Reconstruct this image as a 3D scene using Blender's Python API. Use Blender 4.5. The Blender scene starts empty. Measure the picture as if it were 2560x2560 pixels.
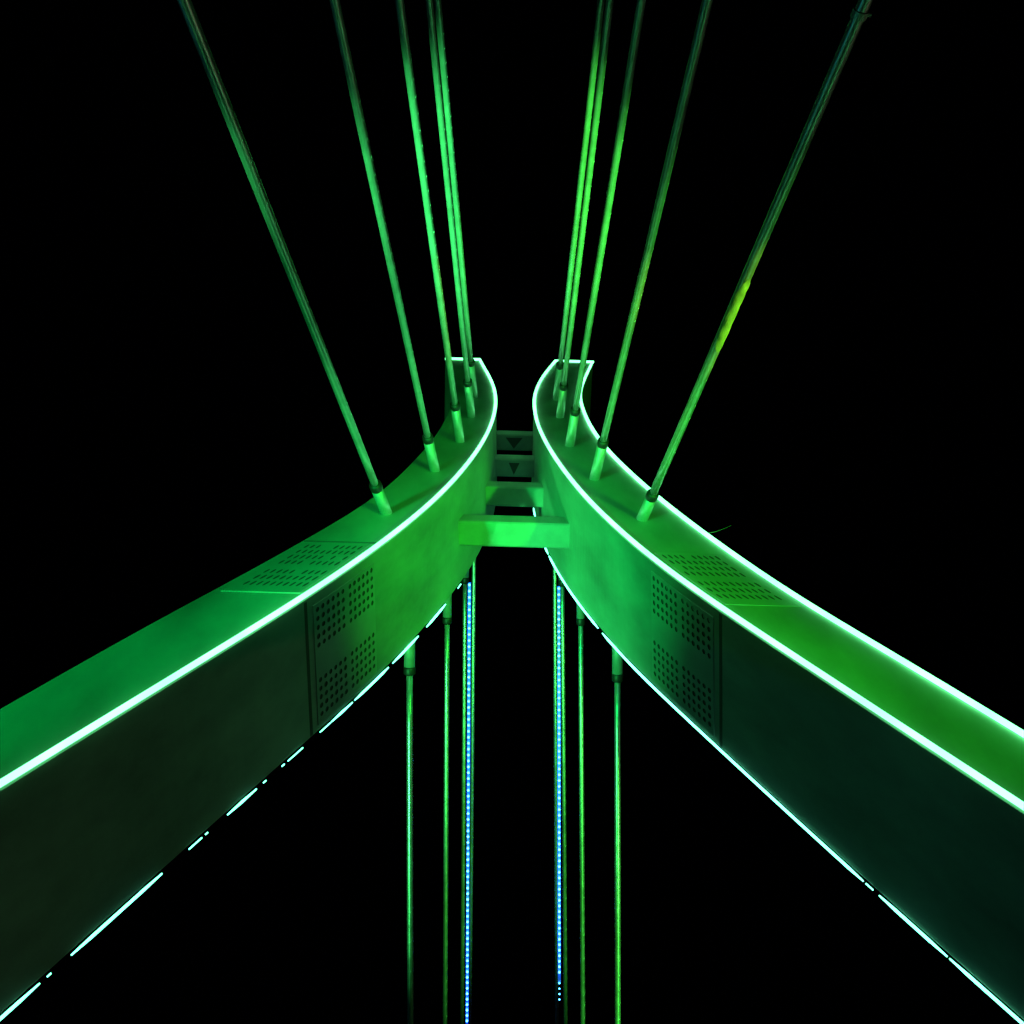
import bpy, bmesh, math, random
import numpy as np
from mathutils import Vector, Matrix
random.seed(4)
scene = bpy.context.scene
C = scene.collection

# ------------------------------------------------------------------ camera
S = 10.0                     # metres per working unit of the pylon outline
EYE = 1.6                    # eye height above the deck
TH, ROLL, YAW, CXO, FF = 1.23950546, 0.00646548, -0.02375972, -0.03775811, 1.8
ct, st = math.cos(TH), math.sin(TH)
Z = Matrix.Rotation(YAW, 3, 'Z')
R0 = Z @ Vector((1, 0, 0)); F0 = Z @ Vector((0, ct, st)); U0 = Z @ Vector((0, -st, ct))
cr, sr = math.cos(ROLL), math.sin(ROLL)
RV = cr * R0 + sr * U0; UV = -sr * R0 + cr * U0
cam_d = bpy.data.cameras.new('camera'); cam = bpy.data.objects.new('camera', cam_d); C.objects.link(cam)
cam.matrix_world = Matrix(((RV.x, UV.x, -F0.x, CXO * S), (RV.y, UV.y, -F0.y, 0), (RV.z, UV.z, -F0.z, EYE), (0, 0, 0, 1)))
cam_d.sensor_width = 36; cam_d.lens = FF * 18; cam_d.clip_end = 3000; cam_d.clip_start = 0.05
scene.camera = cam
scene.render.resolution_x = scene.render.resolution_y = 1024

# ------------------------------------------------------------------ night sky, exposure
w = bpy.data.worlds.new('World'); scene.world = w; w.use_nodes = True
bg = w.node_tree.nodes['Background']; bg.inputs[0].default_value = (0.25, 0.4, 1.0, 1); bg.inputs[1].default_value = 0.00012
scene.view_settings.view_transform = 'Standard'; scene.view_settings.look = 'None'
scene.view_settings.exposure = 0; scene.view_settings.gamma = 1
scene.cycles.use_denoising = True
scene.cycles.max_bounces = 6
scene.cycles.sample_clamp_indirect = 3

# ------------------------------------------------------------------ floodlight settings (built with their fixtures below)
YG = (0.022, 1.0, 0.025)      # yellowish green gel, right-hand side
BG = (0.0, 1.0, 0.14)      # bluish green gel, left-hand side
FLOOD_W = 27000
FLOOD_POS = (17.0, 0.0)
FLOOD_AIM = (2.0, 15.0, 42.0)
CROSS_AIM = (2.5, 12.0, 33.0)
CROSS_W = 60000
CABLE_W = 290000
REAR_W = 62000
FILL_W = 900
CROSS_CONE = 23
FLOOD_CONE = 40

# ------------------------------------------------------------------ helpers
def P3(x, y, z): return Vector((x * S, y * S, z * S + EYE))

def tag(o, label=None, cat=None, group=None, kind=None):
    if label: o['label'] = label
    if cat: o['category'] = cat
    if group: o['group'] = group
    if kind: o['kind'] = kind
    return o

def empty(name, loc):
    o = bpy.data.objects.new(name, None); C.objects.link(o); o.location = loc
    return o

def obj(name, bm, mats, parent=None, smooth=False):
    me = bpy.data.meshes.new(name)
    bmesh.ops.recalc_face_normals(bm, faces=bm.faces)
    bm.to_mesh(me); bm.free()
    if not isinstance(mats, (list, tuple)): mats = [mats]
    for m in mats: me.materials.append(m)
    if smooth: me.polygons.foreach_set('use_smooth', [True] * len(me.polygons))
    o = bpy.data.objects.new(name, me); C.objects.link(o)
    if parent:
        o.parent = parent
        o.matrix_parent_inverse = Matrix.Translation(-world_loc(parent))
    return o

def world_loc(o):
    v = Vector(o.location)
    if o.parent and o.type == 'MESH': return Vector((0, 0, 0)) + world_loc_mesh(o)
    return v

def world_loc_mesh(o):
    # meshes are built in world coordinates: with the inverse their net offset is nil
    return Vector((0, 0, 0))

def frame(d):
    d = d.normalized()
    a = Vector((0, 0, 1)) if abs(d.z) < 0.9 else Vector((1, 0, 0))
    u = d.cross(a).normalized(); v = d.cross(u).normalized()
    return u, v

def tube(bm, pts, r, n=12, cap=True, mi=0):
    rings = []
    rs = r if isinstance(r, (list, tuple)) else [r] * len(pts)
    u = v = None
    for i, p in enumerate(pts):
        d = (pts[min(i + 1, len(pts) - 1)] - pts[max(i - 1, 0)]).normalized()
        if u is None: u, v = frame(d)
        else:
            u = (u - d * u.dot(d)).normalized(); v = d.cross(u).normalized()
        rings.append([bm.verts.new(p + (u * math.cos(2 * math.pi * k / n) + v * math.sin(2 * math.pi * k / n)) * rs[i]) for k in range(n)])
    for a, b in zip(rings, rings[1:]):
        for k in range(n):
            f = bm.faces.new((a[k], a[(k + 1) % n], b[(k + 1) % n], b[k])); f.material_index = mi
    if cap:
        for rr in (rings[0], rings[-1]):
            f = bm.faces.new(rr); f.material_index = mi

def box(bm, a, b, mi=0):
    vs = [bm.verts.new((x, y, z)) for x in (a[0], b[0]) for y in (a[1], b[1]) for z in (a[2], b[2])]
    for q in ((0, 1, 3, 2), (4, 6, 7, 5), (0, 4, 5, 1), (2, 3, 7, 6), (0, 2, 6, 4), (1, 5, 7, 3)):
        bm.faces.new([vs[k] for k in q]).material_index = mi

# ------------------------------------------------------------------ materials
def mat(name, col, rough=0.5, metal=0.0, noise=None, bump=0.0, spec=0.5, wear=0.25, coat=0.0):
    m = bpy.data.materials.new(name); m.use_nodes = True
    nt = m.node_tree; b = nt.nodes['Principled BSDF']
    b.inputs['Base Color'].default_value = (*col, 1); b.inputs['Roughness'].default_value = rough
    b.inputs['Metallic'].default_value = metal; b.inputs['Specular IOR Level'].default_value = spec
    b.inputs['Coat Weight'].default_value = coat
    if noise:
        tc = nt.nodes.new('ShaderNodeTexCoord'); mp = nt.nodes.new('ShaderNodeMapping')
        mp.inputs['Scale'].default_value = noise[:3]
        n = nt.nodes.new('ShaderNodeTexNoise'); n.inputs['Scale'].default_value = noise[3]; n.inputs['Detail'].default_value = 6
        n.inputs['Roughness'].default_value = 0.6
        nt.links.new(tc.outputs['Object'], mp.inputs[0]); nt.links.new(mp.outputs[0], n.inputs['Vector'])
        r = nt.nodes.new('ShaderNodeValToRGB')
        r.color_ramp.elements[0].position = 0.3; r.color_ramp.elements[1].position = 0.7
        r.color_ramp.elements[0].color = (*[c * (1 - wear) for c in col], 1); r.color_ramp.elements[1].color = (*col, 1)
        nt.links.new(n.outputs['Fac'], r.inputs[0]); nt.links.new(r.outputs[0], b.inputs['Base Color'])
        rr = nt.nodes.new('ShaderNodeMapRange'); rr.inputs['To Min'].default_value = rough - 0.08; rr.inputs['To Max'].default_value = min(1, rough + 0.12)
        nt.links.new(n.outputs['Fac'], rr.inputs['Value']); nt.links.new(rr.outputs[0], b.inputs['Roughness'])
        if bump:
            bp = nt.nodes.new('ShaderNodeBump'); bp.inputs['Strength'].default_value = bump; bp.inputs['Distance'].default_value = 0.05
            nt.links.new(n.outputs['Fac'], bp.inputs['Height']); nt.links.new(bp.outputs[0], b.inputs['Normal'])
    return m

def emit(name, col, strength, flicker=None):
    m = bpy.data.materials.new(name); m.use_nodes = True
    nt = m.node_tree; b = nt.nodes['Principled BSDF']
    b.inputs['Base Color'].default_value = (0.3, 0.3, 0.3, 1)
    b.inputs['Emission Color'].default_value = (*col, 1); b.inputs['Emission Strength'].default_value = strength
    if flicker:                       # modules along the strip differ in brightness
        tc = nt.nodes.new('ShaderNodeTexCoord'); n = nt.nodes.new('ShaderNodeTexNoise')
        n.inputs['Scale'].default_value = flicker[0]; n.inputs['Detail'].default_value = 1
        nt.links.new(tc.outputs['Object'], n.inputs['Vector'])
        r = nt.nodes.new('ShaderNodeMapRange'); r.inputs['From Min'].default_value = 0.35; r.inputs['From Max'].default_value = 0.65
        r.inputs['To Min'].default_value = flicker[1] * strength; r.inputs['To Max'].default_value = strength
        nt.links.new(n.outputs['Fac'], r.inputs['Value']); nt.links.new(r.outputs[0], b.inputs['Emission Strength'])
    return m

M_CONC = mat('painted_concrete', (0.40, 0.40, 0.385), 0.62, noise=(1, 1, 0.45, 0.45), bump=0.25, spec=0.3, wear=0.5)
M_PLATE = mat('painted_plate', (0.37, 0.37, 0.355), 0.5, noise=(1, 1, 1, 0.8), spec=0.4, wear=0.25)
M_DARK = mat('dark_void_and_shadow', (0.07, 0.07, 0.07), 0.8)  # vent holes, joints and the shadow triangles painted under the beams
M_CABLE = mat('steel_sheath', (0.62, 0.62, 0.60), 0.31, metal=0.72, noise=(1, 1, 0.6, 1.6), bump=0.25, spec=0.6, wear=0.35)
M_TUBE = mat('galvanised_tube', (0.50, 0.50, 0.49), 0.42, metal=0.55, noise=(1, 1, 1, 2.0), spec=0.6, wear=0.3)
M_RUBBER = mat('black_rubber', (0.012, 0.012, 0.012), 0.5)
M_PATCH = mat('bright_patch', (0.80, 0.78, 0.30), 0.35, noise=(1, 1, 1, 3.0), spec=0.6, wear=0.4)
M_LED = emit('strip_light', (0.14, 1.0, 0.32), 6.2, (0.9, 0.72))
M_LEDT = emit('strip_light_cool', (0.13, 1.0, 0.55), 5.5)
M_STRIPB = emit('blue_strip_light', (0.0, 0.022, 1.0), 4.5, (0.22, 0.08))
M_DOT = emit('dot_light', (0.05, 0.40, 1.0), 15.0)
M_ASPH = mat('asphalt', (0.045, 0.045, 0.047), 0.9, noise=(1, 1, 1, 3.0), bump=0.2)
M_WIRE = mat('thin_wire', (0.35, 0.33, 0.30), 0.5)
M_FIX = mat('fixture_metal', (0.08, 0.08, 0.085), 0.45, metal=0.6)

# ------------------------------------------------------------------ pylon outline (units: x against height)
def curve(pts, lo=-0.16, hi=None):
    pts = sorted((z, x) for x, z in pts)
    z = np.array([a for a, b in pts]); x = np.array([b for a, b in pts])
    s0 = (x[2] - x[0]) / (z[2] - z[0]); s1 = (x[-1] - x[-2]) / (z[-1] - z[-2])
    z = np.r_[z[0] - 3, z, z[-1] + 1]; x = np.r_[x[0] - 3 * s0, x, x[-1] + s1]
    zz = np.linspace(z[0], z[-1], 1200); xx = np.interp(zz, z, x)
    k = np.exp(-0.5 * (np.arange(-60, 61) / 26.0) ** 2); k /= k.sum()
    xs = np.convolve(np.pad(xx, 60, 'reflect', reflect_type='odd'), k, 'valid')
    return lambda q: float(np.interp(q, zz, xs))

FLc = curve([(-0.9, 1.355), (-0.837, 1.501), (-0.759, 1.681), (-0.606, 2.028), (-0.485, 2.323), (-0.355, 2.705), (-0.25, 3.094), (-0.166, 3.552), (-0.113, 3.994), (-0.091, 4.483), (-0.107, 4.941), (-0.16, 5.4), (-0.205, 5.70), (-0.222, 5.853)])
FRc = curve([(0.893, 1.368), (0.776, 1.621), (0.645, 1.912), (0.469, 2.304), (0.362, 2.601), (0.235, 3.079), (0.144, 3.626), (0.091, 4.171), (0.09, 4.762), (0.146, 5.285), (0.255, 5.896)])
OLc = curve([(-1.036, 1.614), (-0.969, 1.794), (-0.874, 2.041), (-0.772, 2.266), (-0.644, 2.588), (-0.545, 2.85), (-0.49, 3.011), (-0.415, 3.412), (-0.345, 3.92), (-0.322, 4.4), (-0.33, 4.9), (-0.37, 5.35), (-0.425, 5.72)])
ORc = curve([(1.02, 1.609), (0.927, 1.848), (0.746, 2.26), (0.597, 2.736), (0.5, 3.104), (0.385, 3.691), (0.340, 4.202), (0.337, 4.797), (0.383, 5.164), (0.495, 5.87)])
BLc = curve([(-0.915, 1.265), (-0.847, 1.431), (-0.766, 1.635), (-0.68, 1.853), (-0.525, 2.224), (-0.409, 2.53), (-0.38, 2.623), (-0.313, 2.816), (-0.202, 3.232), (-0.147, 3.51), (-0.121, 3.671), (-0.080, 4.15), (-0.078, 4.6), (-0.107, 5.0), (-0.187, 5.665), (-0.222, 5.853)])
BRc = curve([(0.949, 1.307), (0.878, 1.459), (0.791, 1.659), (0.723, 1.821), (0.626, 2.042), (0.523, 2.303), (0.449, 2.468), (0.352, 2.723), (0.301, 2.91), (0.239, 3.116), (0.168, 3.464), (0.148, 3.599), (0.132, 3.692), (0.1, 4.103), (0.092, 4.7), (0.146, 5.285), (0.255, 5.896)])
YF, YB = 1.0, 1.4176
LEG = {-1: (FLc, OLc, BLc), 1: (FRc, ORc, BRc)}
TOP = {-1: 5.853, 1: 5.89}
GR = -EYE / S                                   # deck level in outline units

def inner_x(side, z, y):
    f, o, b = LEG[side]; t = (y - YF) / (YB - YF)
    return f(z) * (1 - t) + b(z) * t

# ------------------------------------------------------------------ setting
bm = bmesh.new(); box(bm, (-16, -60, -1.2), (16, 500, 0))
tag(obj('road_deck', bm, M_ASPH), kind='structure')

# ------------------------------------------------------------------ pylon
pylon = empty('bridge_pylon', P3(0, 1.2, GR))
tag(pylon, 'twin-legged curved bridge pylon lit green with glowing edge strips and four crossbeams', 'bridge pylon')

def make_leg(side):
    f, o, b = LEG[side]
    bm = bmesh.new(); rings = []
    c = 0.006                                   # 6 cm chamfer
    zs = np.r_[np.linspace(GR, 1.2, 14)[:-1], np.linspace(1.2, TOP[side], 150)]
    for z in zs:
        bi, bo = b(z), b(z) + (o(z) - f(z))
        fi, fo = f(z), o(z)
        s = side
        pts = [(fi + s * c, YF), (fo - s * c, YF), (fo, YF + c), (bo, YB - c), (bo - s * c, YB), (bi + s * c, YB), (bi, YB - c), (fi, YF + c)]
        # z tops follow a level cut
        rings.append([bm.verts.new(P3(x, y, z)) for x, y in pts])
    for r1, r2 in zip(rings, rings[1:]):
        for k in range(8):
            bm.faces.new((r1[k], r1[(k + 1) % 8], r2[(k + 1) % 8], r2[k]))
    bm.faces.new(rings[0]); bm.faces.new(rings[-1])
    leg = obj('leg', bm, M_CONC, pylon)
    return leg

legs = {s: make_leg(s) for s in (-1, 1)}
legs[-1]['label'] = 'left curved leg with light strip along its inner edges only'
legs[1]['label'] = 'right curved leg with light strips along both front edges'

# --- light strips along the edges
LED_R = 0.075
def strip(name, side, pts, m, label=None, r=LED_R, mk=None):
    bm = bmesh.new()
    for run in pts: tube(bm, run, r, 8)
    o = obj(name, bm, m, legs[side], smooth=True)
    if label: o['label'] = label
    return o

for side in (-1, 1):
    f, o, b = LEG[side]; s = side
    zt = TOP[side]
    inner = [P3(f(z) + s * 0.0035, YF - 0.0060, z) for z in np.linspace(GR + 0.02, zt, 150)]
    outer = [P3(o(z) - s * 0.0035, YF - 0.0060, z) for z in np.linspace(zt, GR + 0.02, 150)]
    topr = [P3(f(zt) + (o(zt) - f(zt)) * t, YF - 0.0060, zt - 0.004) for t in np.linspace(0, 1, 8)]
    lt = 'left' if s < 0 else 'right'
    path = inner + topr[1:]
    if s > 0: path = path + outer[1:]
    bm = bmesh.new(); tube(bm, path, [0.064 + 0.014 * min(1, max(0, (p.z - EYE) / 10 - 1.4) / 3.5) for p in path], 8)
    so = obj('light_strip', bm, M_LED, legs[side], smooth=True)
    so['label'] = 'glowing white-green strip along the front edges of the %s leg' % lt

def back_strip(side, runs):
    b = LEG[side][2]
    out = []
    for z0, z1 in runs:
        bm = bmesh.new()
        n = max(2, int((z1 - z0) / 0.04) + 1)
        pts = [P3(b(z) - side * 0.0012, YB + 0.0035, z) for z in np.linspace(z0, z1, n)]
        # lens ends taper a little
        rr = [0.030 + 0.012 * min(1, max(0, (p.z - EYE) / 10 - 1.2) / 2.5) for p in pts]; rr[0] *= 0.5; rr[-1] *= 0.5
        tube(bm, pts, rr, 8)
        out.append(obj('light_strip', bm, M_LEDT, legs[side], smooth=True))
    return out
bl = back_strip(-1, [(0.6, 0.95), (1.0, 1.342), (1.358, 1.366), (1.411, 1.642), (1.722, 1.762), (1.774, 1.781), (1.847, 1.95), (1.976, 1.986), (2.048, 2.058), (2.073, 2.135), (2.213, 2.262), (2.267, 2.374), (2.387, 2.59), (2.619, 2.812), (2.885, 3.074), (3.224, 3.262)])
for q in bl: q['label'] = 'one dash of the broken light line along the rear lower edge of the left leg'
br = back_strip(1, [(0.6, 1.458), (1.463, 1.631), (1.648, 1.668), (1.675, 2.873), (2.912, 3.581), (3.604, 3.74), (4.06, 4.2)])
for q in br: q['label'] = 'run of the thin light line along the rear lower edge of the right leg'

# --- perforated vent panels, following the leg surface
def vent(side, face, label):
    f, o, b = LEG[side]
    def surf(u, v, off):
        # u = height, v = across the face
        e = 0.01
        if face == 'inner':
            x = inner_x(side, u, v); dx = (inner_x(side, u + e, v) - x) / e
            n = Vector((-side, 0, side * dx)).normalized(); p = P3(x, v, u)
        else:
            x = f(u) + side * v; n = Vector((0, -1, 0)); p = P3(x, YF, u)
        return p + n * off
    bm = bmesh.new()
    if face == 'inner':
        z0, z1, ncol = 2.205, 2.515, 12
        vs0, vs1 = 1.035, 1.395
        rows = [(1.052 + 0.0262 * i) for i in range(5)] + [(1.262 + 0.0262 * i) for i in range(5)]
        cols = [2.222 + 0.0240 * i + (0.012 if i > 5 else 0) for i in range(ncol)]
        hu, hv = 0.0075, 0.0078
    else:
        z0, z1 = 2.210, 2.572
        vs0, vs1 = 0.035, 0.235
        rows = [0.050 + 0.0175 * i for i in range(10)]
        cols = [2.262 + 0.0420 * i + (0.026 if i > 2 else 0) for i in range(7)]
        hu, hv = 0.0160, 0.0042
    # holes: cells around each hole, plain sheet between them
    def edges(lo, hi, cs, h):
        e = [lo]
        for c in cs: e += [c - h * 1.25, c + h * 1.25]
        return e + [hi]
    eu, ev = edges(z0, z1, cols, hu), edges(vs0, vs1, rows, hv)
    T, D = (0.030, 0.026) if face == 'inner' else (0.012, 0.010)
    for i in range(len(eu) - 1):
        for j in range(len(ev) - 1):
            u0, u1, v0, v1 = eu[i], eu[i + 1], ev[j], ev[j + 1]
            skew = 0.0
            hole = (i % 2 == 1) and (j % 2 == 1) and not (face == 'front' and random.random() < 0.05)
            if not hole:
                bm.faces.new([bm.verts.new(surf(a, c, T)) for a, c in ((u0, v0), (u1, v0), (u1, v1), (u0, v1))])
                continue
            uc, vc = (u0 + u1) / 2, (v0 + v1) / 2
            K = 8; inn = []; out = []
            su, sv = hu * random.uniform(0.9, 1.05), hv * random.uniform(0.9, 1.05)
            for k in range(K):
                a = math.pi / 4 * k
                cx, cy = math.cos(a), math.sin(a)
                m_ = max(abs(cx), abs(cy))
                inn.append((uc + cx * su, vc + cy * sv)); out.append((uc + cx / m_ * (u1 - u0) / 2, vc + cy / m_ * (v1 - v0) / 2))
            vi = [bm.verts.new(surf(a, c, T)) for a, c in inn]; vo = [bm.verts.new(surf(a, c, T)) for a, c in out]
            vd = [bm.verts.new(surf(a, c, T - D)) for a, c in inn]
            for k in range(K):
                k2 = (k + 1) % K
                bm.faces.new((vo[k], vo[k2], vi[k2], vi[k]))
                bm.faces.new((vi[k], vi[k2], vd[k2], vd[k])).material_index = 1
            bm.faces.new(vd).material_index = 1
    # rim of the plate
    n = 10
    for (a0, c0), (a1, c1) in (((z0, vs0), (z1, vs0)), ((z1, vs0), (z1, vs1)), ((z1, vs1), (z0, vs1)), ((z0, vs1), (z0, vs0))):
        for k in range(n):
            t0, t1 = k / n, (k + 1) / n
            p = (a0 + (a1 - a0) * t0, c0 + (c1 - c0) * t0); q = (a0 + (a1 - a0) * t1, c0 + (c1 - c0) * t1)
            bm.faces.new([bm.verts.new(v) for v in (surf(*p, T), surf(*q, T), surf(*q, -0.01), surf(*p, -0.01))])
    me = obj('vent_panel', bm, [M_PLATE, M_DARK], legs[side]); me['label'] = label
    # joint beside the panel
    bm = bmesh.new()
    if face == 'inner':
        pa, pb = 1.012, 1.41
        us = lambda v: 2.176 + 0.00 * (v - 1)
        hw = 0.0065
        ks = np.linspace(pa, pb, 14)
        for a, c in zip(ks, ks[1:]):
            bm.faces.new([bm.verts.new(surf(*q, 0.006)) for q in ((us(a) - hw, a), (us(a) + hw, a), (us(c) + hw, c), (us(c) - hw, c))])
        g = obj('joint_gap', bm, M_DARK, legs[side])
    else:
        W = abs(o(2.2) - f(2.2)) - 0.03
        for zc, mm in (((2.205, 0), (2.58, 1)) if side < 0 else ()):
            bm = bmesh.new()
            a = [surf(zc - 0.002, 0.014, 0.0), surf(zc + 0.002, 0.014, 0.0), surf(zc + 0.002, W, 0.0), surf(zc - 0.002, W, 0.0)]
            nrm = Vector((0, -1, 0)) * 0.035
            vs = [bm.verts.new(p) for p in a] + [bm.verts.new(p + nrm) for p in a]
            for q in ((4, 5, 6, 7), (0, 1, 5, 4), (1, 2, 6, 5), (2, 3, 7, 6), (3, 0, 4, 7)): bm.faces.new([vs[i] for i in q])
            obj('joint_rib', bm, M_DARK if mm else M_PLATE, legs[side])
vent(-1, 'inner', 'perforated panel on the inner face of the left leg')
vent(1, 'inner', 'perforated panel on the inner face of the right leg')
vent(-1, 'front', 'slotted panel on the front face of the left leg')
vent(1, 'front', 'slotted panel on the front face of the right leg')

# --- crossbeams
def beam(z, y0, y1, h, label, tri=False):
    bm = bmesh.new(); N = 24; rings = []
    for i in range(N + 1):
        t = i / N
        ring = []
        c = 0.006
        # end flare: the beam thickens where it meets the legs
        xl = lambda zz, yy: inner_x(-1, zz, yy) - 0.004
        xr = lambda zz, yy: inner_x(1, zz, yy) + 0.004
        prof = [(y0 + c, z), (y1 - c, z), (y1, z + c), (y1, z + h - c), (y1 - c, z + h), (y0 + c, z + h), (y0, z + h - c), (y0, z + c)]
        for yy, zz in prof:
            a, b2 = xl(zz, yy), xr(zz, yy)
            ring.append(bm.verts.new(P3(a + (b2 - a) * t, yy, zz)))
        rings.append(ring)
    for r1, r2 in zip(rings, rings[1:]):
        for k in range(8): bm.faces.new((r1[k], r1[(k + 1) % 8], r2[(k + 1) % 8], r2[k]))
    bm.faces.new(rings[0]); bm.faces.new(rings[-1])
    o = obj('crossbeam', bm, M_CONC, pylon); o['label'] = label
    if tri:                                     # dark triangular plate painting a shadow on the underside
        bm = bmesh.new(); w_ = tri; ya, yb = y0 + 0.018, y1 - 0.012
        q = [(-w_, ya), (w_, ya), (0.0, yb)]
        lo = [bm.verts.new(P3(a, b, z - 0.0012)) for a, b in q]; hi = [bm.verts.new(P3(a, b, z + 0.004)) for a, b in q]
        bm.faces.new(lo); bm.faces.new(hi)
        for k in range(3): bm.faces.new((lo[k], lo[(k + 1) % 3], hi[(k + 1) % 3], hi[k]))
        obj('shadow_plate', bm, M_DARK, o)
    return o
beam(3.265, 1.165, 1.265, 0.085, 'lowest and brightest green crossbeam')
beam(3.805, 1.195, 1.285, 0.085, 'second crossbeam from the bottom, dull green')
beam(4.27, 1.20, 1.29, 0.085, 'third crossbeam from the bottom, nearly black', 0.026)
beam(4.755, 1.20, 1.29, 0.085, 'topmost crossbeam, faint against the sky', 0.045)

# --- the loose wire on the right leg
bm = bmesh.new()
a = P3(ORc(2.74), YF, 2.74)
pts = [a + Vector((0.95 * t + 0.05, -0.05, 0.48 * t + 0.35 * t * t)) for t in np.linspace(0, 1, 9)]
tube(bm, pts, [0.011 - 0.006 * t for t in np.linspace(0, 1, 9)], 5)
obj('loose_wire', bm, M_WIRE, legs[1])

# ------------------------------------------------------------------ stay cables
CAMP = Vector((CXO * S, 0, EYE))
def ray(px, py): return F0 + (px - 1280) / (1280 * FF) * RV - (py - 1280) / (1280 * FF) * UV

def cable_mesh(a, b, r, pitch=1.05, rib=0.007):
    bm = bmesh.new()
    L = (b - a).length; d = (b - a).normalized(); u, v = frame(d)
    n = max(4, int(L / 2))
    tube(bm, [a + d * (L * i / n) for i in range(n + 1)], r, 16)
    # double helical rib of the sheath
    Lh = min(L, 42)
    m = int(Lh / pitch * 10)
    for ph in (0, math.pi):
        pts = []
        for i in range(m + 1):
            s = Lh * i / m; an = 2 * math.pi * s / pitch + ph
            pts.append(a + d * s + (u * math.cos(an) + v * math.sin(an)) * r)
        tube(bm, pts, rib, 4)
    return bm

def stay(anchor, direction_pt, tube_len, r, rt, label, group, ground=True, extra=None):
    a = anchor; d = (direction_pt - a).normalized()
    t = (0.3 - a.z) / d.z if ground else 60
    t = min(t, 320)
    end = a + d * t
    root = empty('stay_cable', a)
    tag(root, label, 'stay cable', group)
    obj('cable_sheath', cable_mesh(a + d * (tube_len - 0.3), end, r), M_CABLE, root, smooth=True)
    bm = bmesh.new()
    tube(bm, [a - d * 0.6, a, a + d * (tube_len - 0.21)], rt, 20)
    obj('anchor_tube', bm, M_TUBE, root, smooth=True)
    # rubber seal at the mouth of the tube
    bm = bmesh.new()
    tube(bm, [a + d * (tube_len - 0.22), a + d * (tube_len - 0.18), a + d * (tube_len + 0.02), a + d * (tube_len + 0.08)], [rt + 0.006, rt + 0.016, rt + 0.014, r + 0.02], 20)
    obj('rubber_collar', bm, M_RUBBER, root, smooth=True)
    return root, d

fronts = [
    (-1, (966, 1283), (460, 0), (934, 1212), .55, .120), (-1, (1087, 1176), (836, 0), (1066, 1093), .58, .116),
    (-1, (1150, 1104), (998, 0), (1136, 1011), .62, .122), (-1, (1178, 1041), (1073, 0), (1171.6, 953), .60, .112),
    (-1, (1185, 993), (1094, 0), (1180, 903), .60, .118),
    (1, (1605, 1298), (2164, 0), (1641, 1235), .55, .126), (1, (1486, 1197), (1769, 0), (1510, 1103), .58, .122),
    (1, (1424, 1114), (1604, 0), (1438, 1024), .60, .118), (1, (1400, 1043), (1525, 0), (1407.6, 962), .60, .118),
    (1, (1391, 998), (1503, 0), (1402.5, 910), .60, .118)]
ordn = ['lowest', 'second lowest', 'middle', 'second highest', 'topmost']
R1 = None
for i, (s, bpx, tpx, epx, wr, r) in enumerate(fronts):
    d0 = ray(*bpx); A = CAMP + d0 * (10.0 / d0.y)
    dep = (A - CAMP).dot(F0)
    B = CAMP + ray(*tpx) * (dep * wr)
    # length of the steel tube from where its mouth stands
    best = min(np.linspace(0.5, 9, 400), key=lambda t: abs((lambda q: (1280 - 1280 * FF * q.dot(UV) / q.dot(F0)) - epx[1])(A + (B - A).normalized() * t - CAMP)))
    side = 'left' if s < 0 else 'right'
    look = {0: 'outermost and widest-leaning cable from the %s leg front', 1: 'second cable from the outside on the %s leg front, dim green near the frame top', 2: 'third cable from the outside on the %s leg front, bright green single line',
            3: 'outer one of the touching pair of bright cables on the %s leg front', 4: 'inner one of the touching pair of bright cables on the %s leg front'}[i % 5]
    lab = (look % (side))
    root, d = stay(A, B, float(best), r, 0.19 if i % 5 else 0.185, lab, 'stay cables from the pylon front')
    if i == 5: R1 = (root, A, d, r, dep)
    if i == 0: L1 = (root, A, d, r)

# yellow shell for a lit patch, and a clamp, high on the outermost right-hand cable
def t_at(A, d, py):
    return float(min(np.linspace(0.5, 40, 4000), key=lambda t: abs((lambda q: (1280 - 1280 * FF * q.dot(UV) / q.dot(F0)) - py)(A + d * t - CAMP))))
root, A, d, r, dep = R1
t0, t1 = t_at(A, d, 870), t_at(A, d, 690)
bm = bmesh.new(); u, v = frame(d)
n = 16; pts = []
prev = None
for i in range(n + 1):                      # ragged half-shell: its colour and shape stand in for a patch of light
    t = t0 + (t1 - t0) * i / n
    fr = math.sin(math.pi * i / n) ** 0.5
    tc0 = (CAMP - (A + d * t)); side_dir = (tc0 - d * tc0.dot(d)).normalized(); up = (RV - d * RV.dot(d)); up = (up - side_dir * up.dot(side_dir)).normalized()
    span = 0.25 + 1.15 * fr
    ring = []
    for k in range(9):
        an = -span + 2 * span * k / 8 + 0.65
        rr = r + 0.02 + 0.006 * math.sin(i * 1.7 + k)
        ring.append(bm.verts.new(A + d * t + (side_dir * math.cos(an) + up * math.sin(an)) * rr))
    if prev:
        for k in range(8): bm.faces.new((prev[k], prev[k + 1], ring[k + 1], ring[k]))
    prev = ring
bmesh.ops.solidify(bm, geom=list(bm.faces), thickness=0.012)
o = obj('patch_shell', bm, M_PATCH, root); o['label'] = 'ragged yellow-green shell standing in for a lit patch on the cable'
tc_ = t_at(A, d, 34)
bm = bmesh.new(); tube(bm, [A + d * (tc_ - 0.07), A + d * (tc_ + 0.07)], r + 0.03, 16)
sd = (RV - d * RV.dot(d)).normalized()
tube(bm, [A + d * tc_ + sd * (r - 0.02), A + d * tc_ + sd * (r + 0.09)], 0.035, 8)
obj('clamp', bm, M_TUBE, root, smooth=False)

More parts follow.
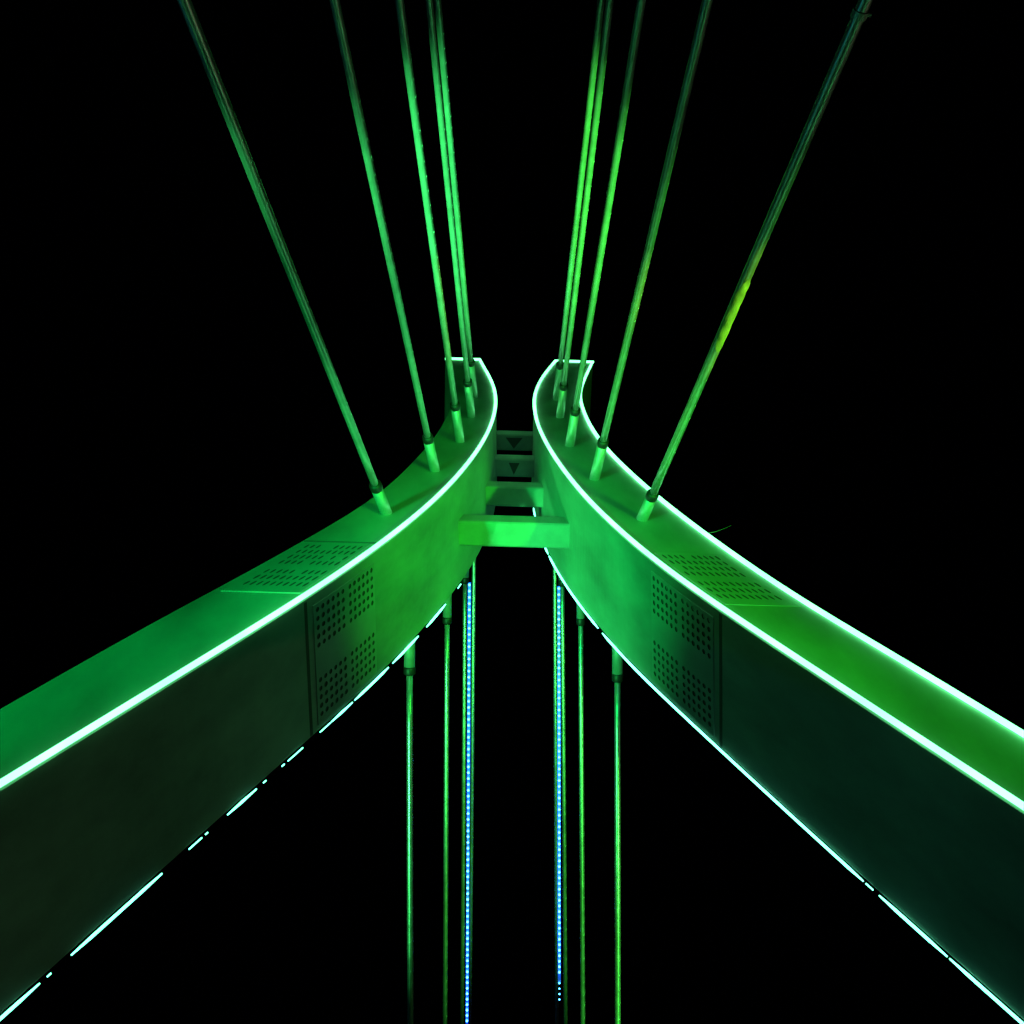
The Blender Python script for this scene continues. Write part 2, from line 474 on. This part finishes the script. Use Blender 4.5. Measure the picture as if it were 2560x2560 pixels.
backs = [
    (-1, 2.85, (1024, 1690), (1026, 2560), .98, .107, .186, 1683), (-1, 3.36, (1118, 1560), (1112, 2560), .95, .098, .170, 1556),
    (-1, 3.82, (1163, 1462), (1155, 2560), .92, .092, .165, 1455), (-1, 4.33, (1185, 1420), (1174, 2560), .92, .098, .17, 1330),
    (1, 2.85, (1544, 1706), (1544, 2560), .98, .105, .183, 1700), (1, 3.36, (1452, 1566), (1457, 2560), .95, .096, .160, 1559),
    (1, 3.82, (1406, 1472), (1414, 2560), .92, .092, .165, 1462), (1, 4.33, (1387, 1420), (1392, 2560), .92, .098, .17, 1330)]
names = ['outermost hanging cable below the %s leg, with a long wide socket at its top', 'second hanging cable from the outside below the %s leg, plain green',
         'cable just outside the blue dotted light string below the %s leg', 'cable just inside the blue dotted light string below the %s leg, nearest the gap']
store = {}
for i, (s, za, p0, p1, wr, r, rt, ty) in enumerate(backs):
    # anchor: on the rear face, on the plane through the eye and the hanging line
    n = ray(*p0).cross(ray(*p1))
    x = CAMP.x - (n.y * (YB * S) + n.z * za * S) / n.x
    A = Vector((x, YB * S, za * S + EYE))
    dep = (A - CAMP).dot(F0)
    B = CAMP + ray(*p1) * (dep / wr)
    d = (B - A).normalized()
    tl = t_at(A, d, ty)
    side = 'left' if s < 0 else 'right'
    root, dd = stay(A, B, tl, r, rt, names[i % 4] % side, 'stay cables from the pylon rear')
    store[i] = (A, B)

# ------------------------------------------------------------------ dotted light strings between the two innermost rear cables
def string(side, px0, px1, pyend, i3, i4, gap=None):
    A = (store[i3][0] + store[i4][0]) / 2; Bm = (store[i3][1] + store[i4][1]) / 2
    dep0 = (A - CAMP).dot(F0)
    dl = (Bm - A).normalized(); dp0 = (A + dl * t_at(A, dl, px0[1]) - CAMP).dot(F0); dp1 = (A + dl * t_at(A, dl, px1[1]) - CAMP).dot(F0)
    P0 = CAMP + ray(*px0) * dp0; P1 = CAMP + ray(*px1) * dp1
    d = (P1 - P0).normalized(); L = (P1 - P0).length
    root = empty('light_string', P0)
    lr = 'left' if side < 0 else 'right'
    tag(root, 'blue-white dotted light string below the %s leg, %s' % (lr, 'unbroken to the frame bottom' if side < 0 else 'with a gap in its lowest dots'), 'light string', 'dotted light strings')
    u = (RV - d * RV.dot(d)).normalized(); v = d.cross(u)
    if v.dot(CAMP - P0) < 0: v = -v
    # channel that carries the dots
    bm = bmesh.new()
    Lc = L if side < 0 else L * 0.90
    nseg = 60
    prev = None
    for k in range(nseg + 1):
        c = P0 + d * (Lc * k / nseg)
        ring = [bm.verts.new(c + u * a + v * b_) for a, b_ in ((-.065, 0), (.065, 0), (.065, -.07), (-.065, -.07))]
        if prev:
            for q in range(4): bm.faces.new((prev[q], prev[(q + 1) % 4], ring[(q + 1) % 4], ring[q]))
        else: bm.faces.new(ring)
        prev = ring
    bm.faces.new(prev)
    obj('light_channel', bm, M_STRIPB, root)
    # dots
    n = 76
    dotm = None
    bm = bmesh.new(); bmesh.ops.create_icosphere(bm, subdivisions=2, radius=0.048)
    me = bpy.data.meshes.new('light_dot'); bm.to_mesh(me); bm.free(); me.materials.append(M_DOT)
    me.polygons.foreach_set('use_smooth', [True] * len(me.polygons))
    for k in range(n):
        t = (k + 0.3) / n
        # spacing as built: modules of equal pitch
        q = P0 + d * (L * t) + v * 0.06
        py = 1280 - 1280 * FF * (q - CAMP).dot(UV) / (q - CAMP).dot(F0)
        if side > 0 and (py > 2503 or 2441 < py < 2454): continue
        o = bpy.data.objects.new('light_dot', me); C.objects.link(o); o.parent = root
        o.location = q - P0
        if side > 0 and py > 2455: o.scale = (0.75,) * 3
    return root
string(-1, (1173.6, 1457), (1167.5, 2560), 2560, 2, 3)
string(1, (1397, 1466), (1398.5, 2560), 2491, 6, 7)

# ------------------------------------------------------------------ floodlights on the deck edge
def flood(x, y, aim, col, watt, label, cone=FLOOD_CONE, blend=1.0):
    root = empty('floodlight', Vector((x, y, 0)))
    tag(root, label, 'floodlight', 'floodlights on the deck')
    bm = bmesh.new(); box(bm, (x - .25, y - .18, 0), (x + .25, y + .18, 0.06)); box(bm, (x - .30, y - .05, .06), (x - .27, y + .05, .62)); box(bm, (x + .27, y - .05, .06), (x + .30, y + .05, .62))
    obj('bracket', bm, M_FIX, root)
    d = (Vector(aim) - Vector((x, y, .6))).normalized(); u, v = frame(d)
    bm = bmesh.new(); c = Vector((x, y, .55)); tube(bm, [c - d * .18, c - d * .12, c + d * .12], [.12, .22, .25], 24)
    obj('lamp_housing', bm, M_FIX, root, smooth=False)
    l = bpy.data.lights.new('lamp', 'SPOT'); l.energy = watt; l.color = col; l.spot_size = math.radians(cone); l.spot_blend = blend; l.shadow_soft_size = 0.28
    lo = bpy.data.objects.new('lamp', l); C.objects.link(lo); lo.parent = root
    lo.location = c + d * .3 - root.location
    lo.rotation_euler = d.to_track_quat('-Z', 'Y').to_euler()
X, Y = FLOOD_POS
for s_, col, word, hue in ((-1, BG, 'left', 'bluish'), (1, YG, 'right', 'yellowish')):
    flood(s_ * X, Y, (s_ * FLOOD_AIM[0], FLOOD_AIM[1], FLOOD_AIM[2]), col, FLOOD_W * (.85 if s_ > 0 else 1), 'black floodlight on the %s deck edge throwing wide %s green light' % (word, hue))
    flood(s_ * (X - .9), Y + .6, (-s_ * CROSS_AIM[0], CROSS_AIM[1], CROSS_AIM[2]), col, CROSS_W, 'added black floodlight on the %s deck edge throwing a narrow %s green beam across' % (word, hue), cone=CROSS_CONE)  # added pair that brightens the opposite leg's inner face
    pale = tuple(c + .05 * (1 - c) for c in col)
    flood(s_ * 17, -2, (s_ * 4.0, 0.0, 39), pale, CABLE_W * 2.0, 'added black floodlight on the %s deck edge behind the viewer aimed at the innermost cables' % word, cone=18)  # added pair that brightens the innermost front cables
    flood(s_ * 2.0, 8.4, (s_ * 2.2, 4.5, 40), pale, CABLE_W * .28, 'added black floodlight on the deck just %s of the middle lighting the cables' % word, cone=18)  # added pair, brightens the inner cables near their anchors
    flood(s_ * 16, 22, ((6, 26, 28) if s_ > 0 else (-3, 18, 29)), pale, REAR_W, 'added black floodlight on the %s deck edge past the pylon lighting the rear cables' % word, cone=34)  # added pair that lifts the rear cables

# ------------------------------------------------------------------ lamps added far to either side of the deck for rim light and weak fill
def fill_lamp(x, y, watt, label, hue=(.8, 1, .8)):
    root = empty('fill_lamp', Vector((x, y, 0))); tag(root, label, 'fill lamp', 'added fill lamps beside the bridge')
    s_ = -1 if x > 0 else 1
    bm = bmesh.new(); tube(bm, [Vector((x, y, -12)), Vector((x, y, 8.6)), Vector((x + s_ * .5, y, 9.2)), Vector((x + s_ * 1.6, y, 9.35))], [.14, .09, .07, .06], 12)
    obj('fill_lamp_pole', bm, M_FIX, root, smooth=True)
    bm = bmesh.new(); box(bm, (x + s_ * 2.0 - .45, y - .16, 9.30), (x + s_ * 2.0 + .45, y + .16, 9.42))
    obj('fill_lamp_head', bm, M_FIX, root)
    l = bpy.data.lights.new('lamp', 'POINT'); l.energy = watt; l.color = hue; l.shadow_soft_size = .2
    lo = bpy.data.objects.new('lamp', l); C.objects.link(lo); lo.parent = root; lo.location = (s_ * 2.0, 0, 9.15)
fill_lamp(-48, 24, FILL_W * 1.7, 'added grey fill lamp far to the left of the deck', (.04, .85, 1.0))
fill_lamp(48, 24, FILL_W * 1.6, 'added grey fill lamp far to the right of the deck', (1.0, .95, .6))
# an added narrow beam that brightens one stretch of the outermost right-hand cable
pt = R1[1] + R1[2] * t_at(R1[1], R1[2], 785)
flood(26, -2, tuple(pt), (.30, 1.0, .06), 90000, 'added small floodlight far out on the right throwing a pencil beam at one cable', cone=6.5, blend=0.3)
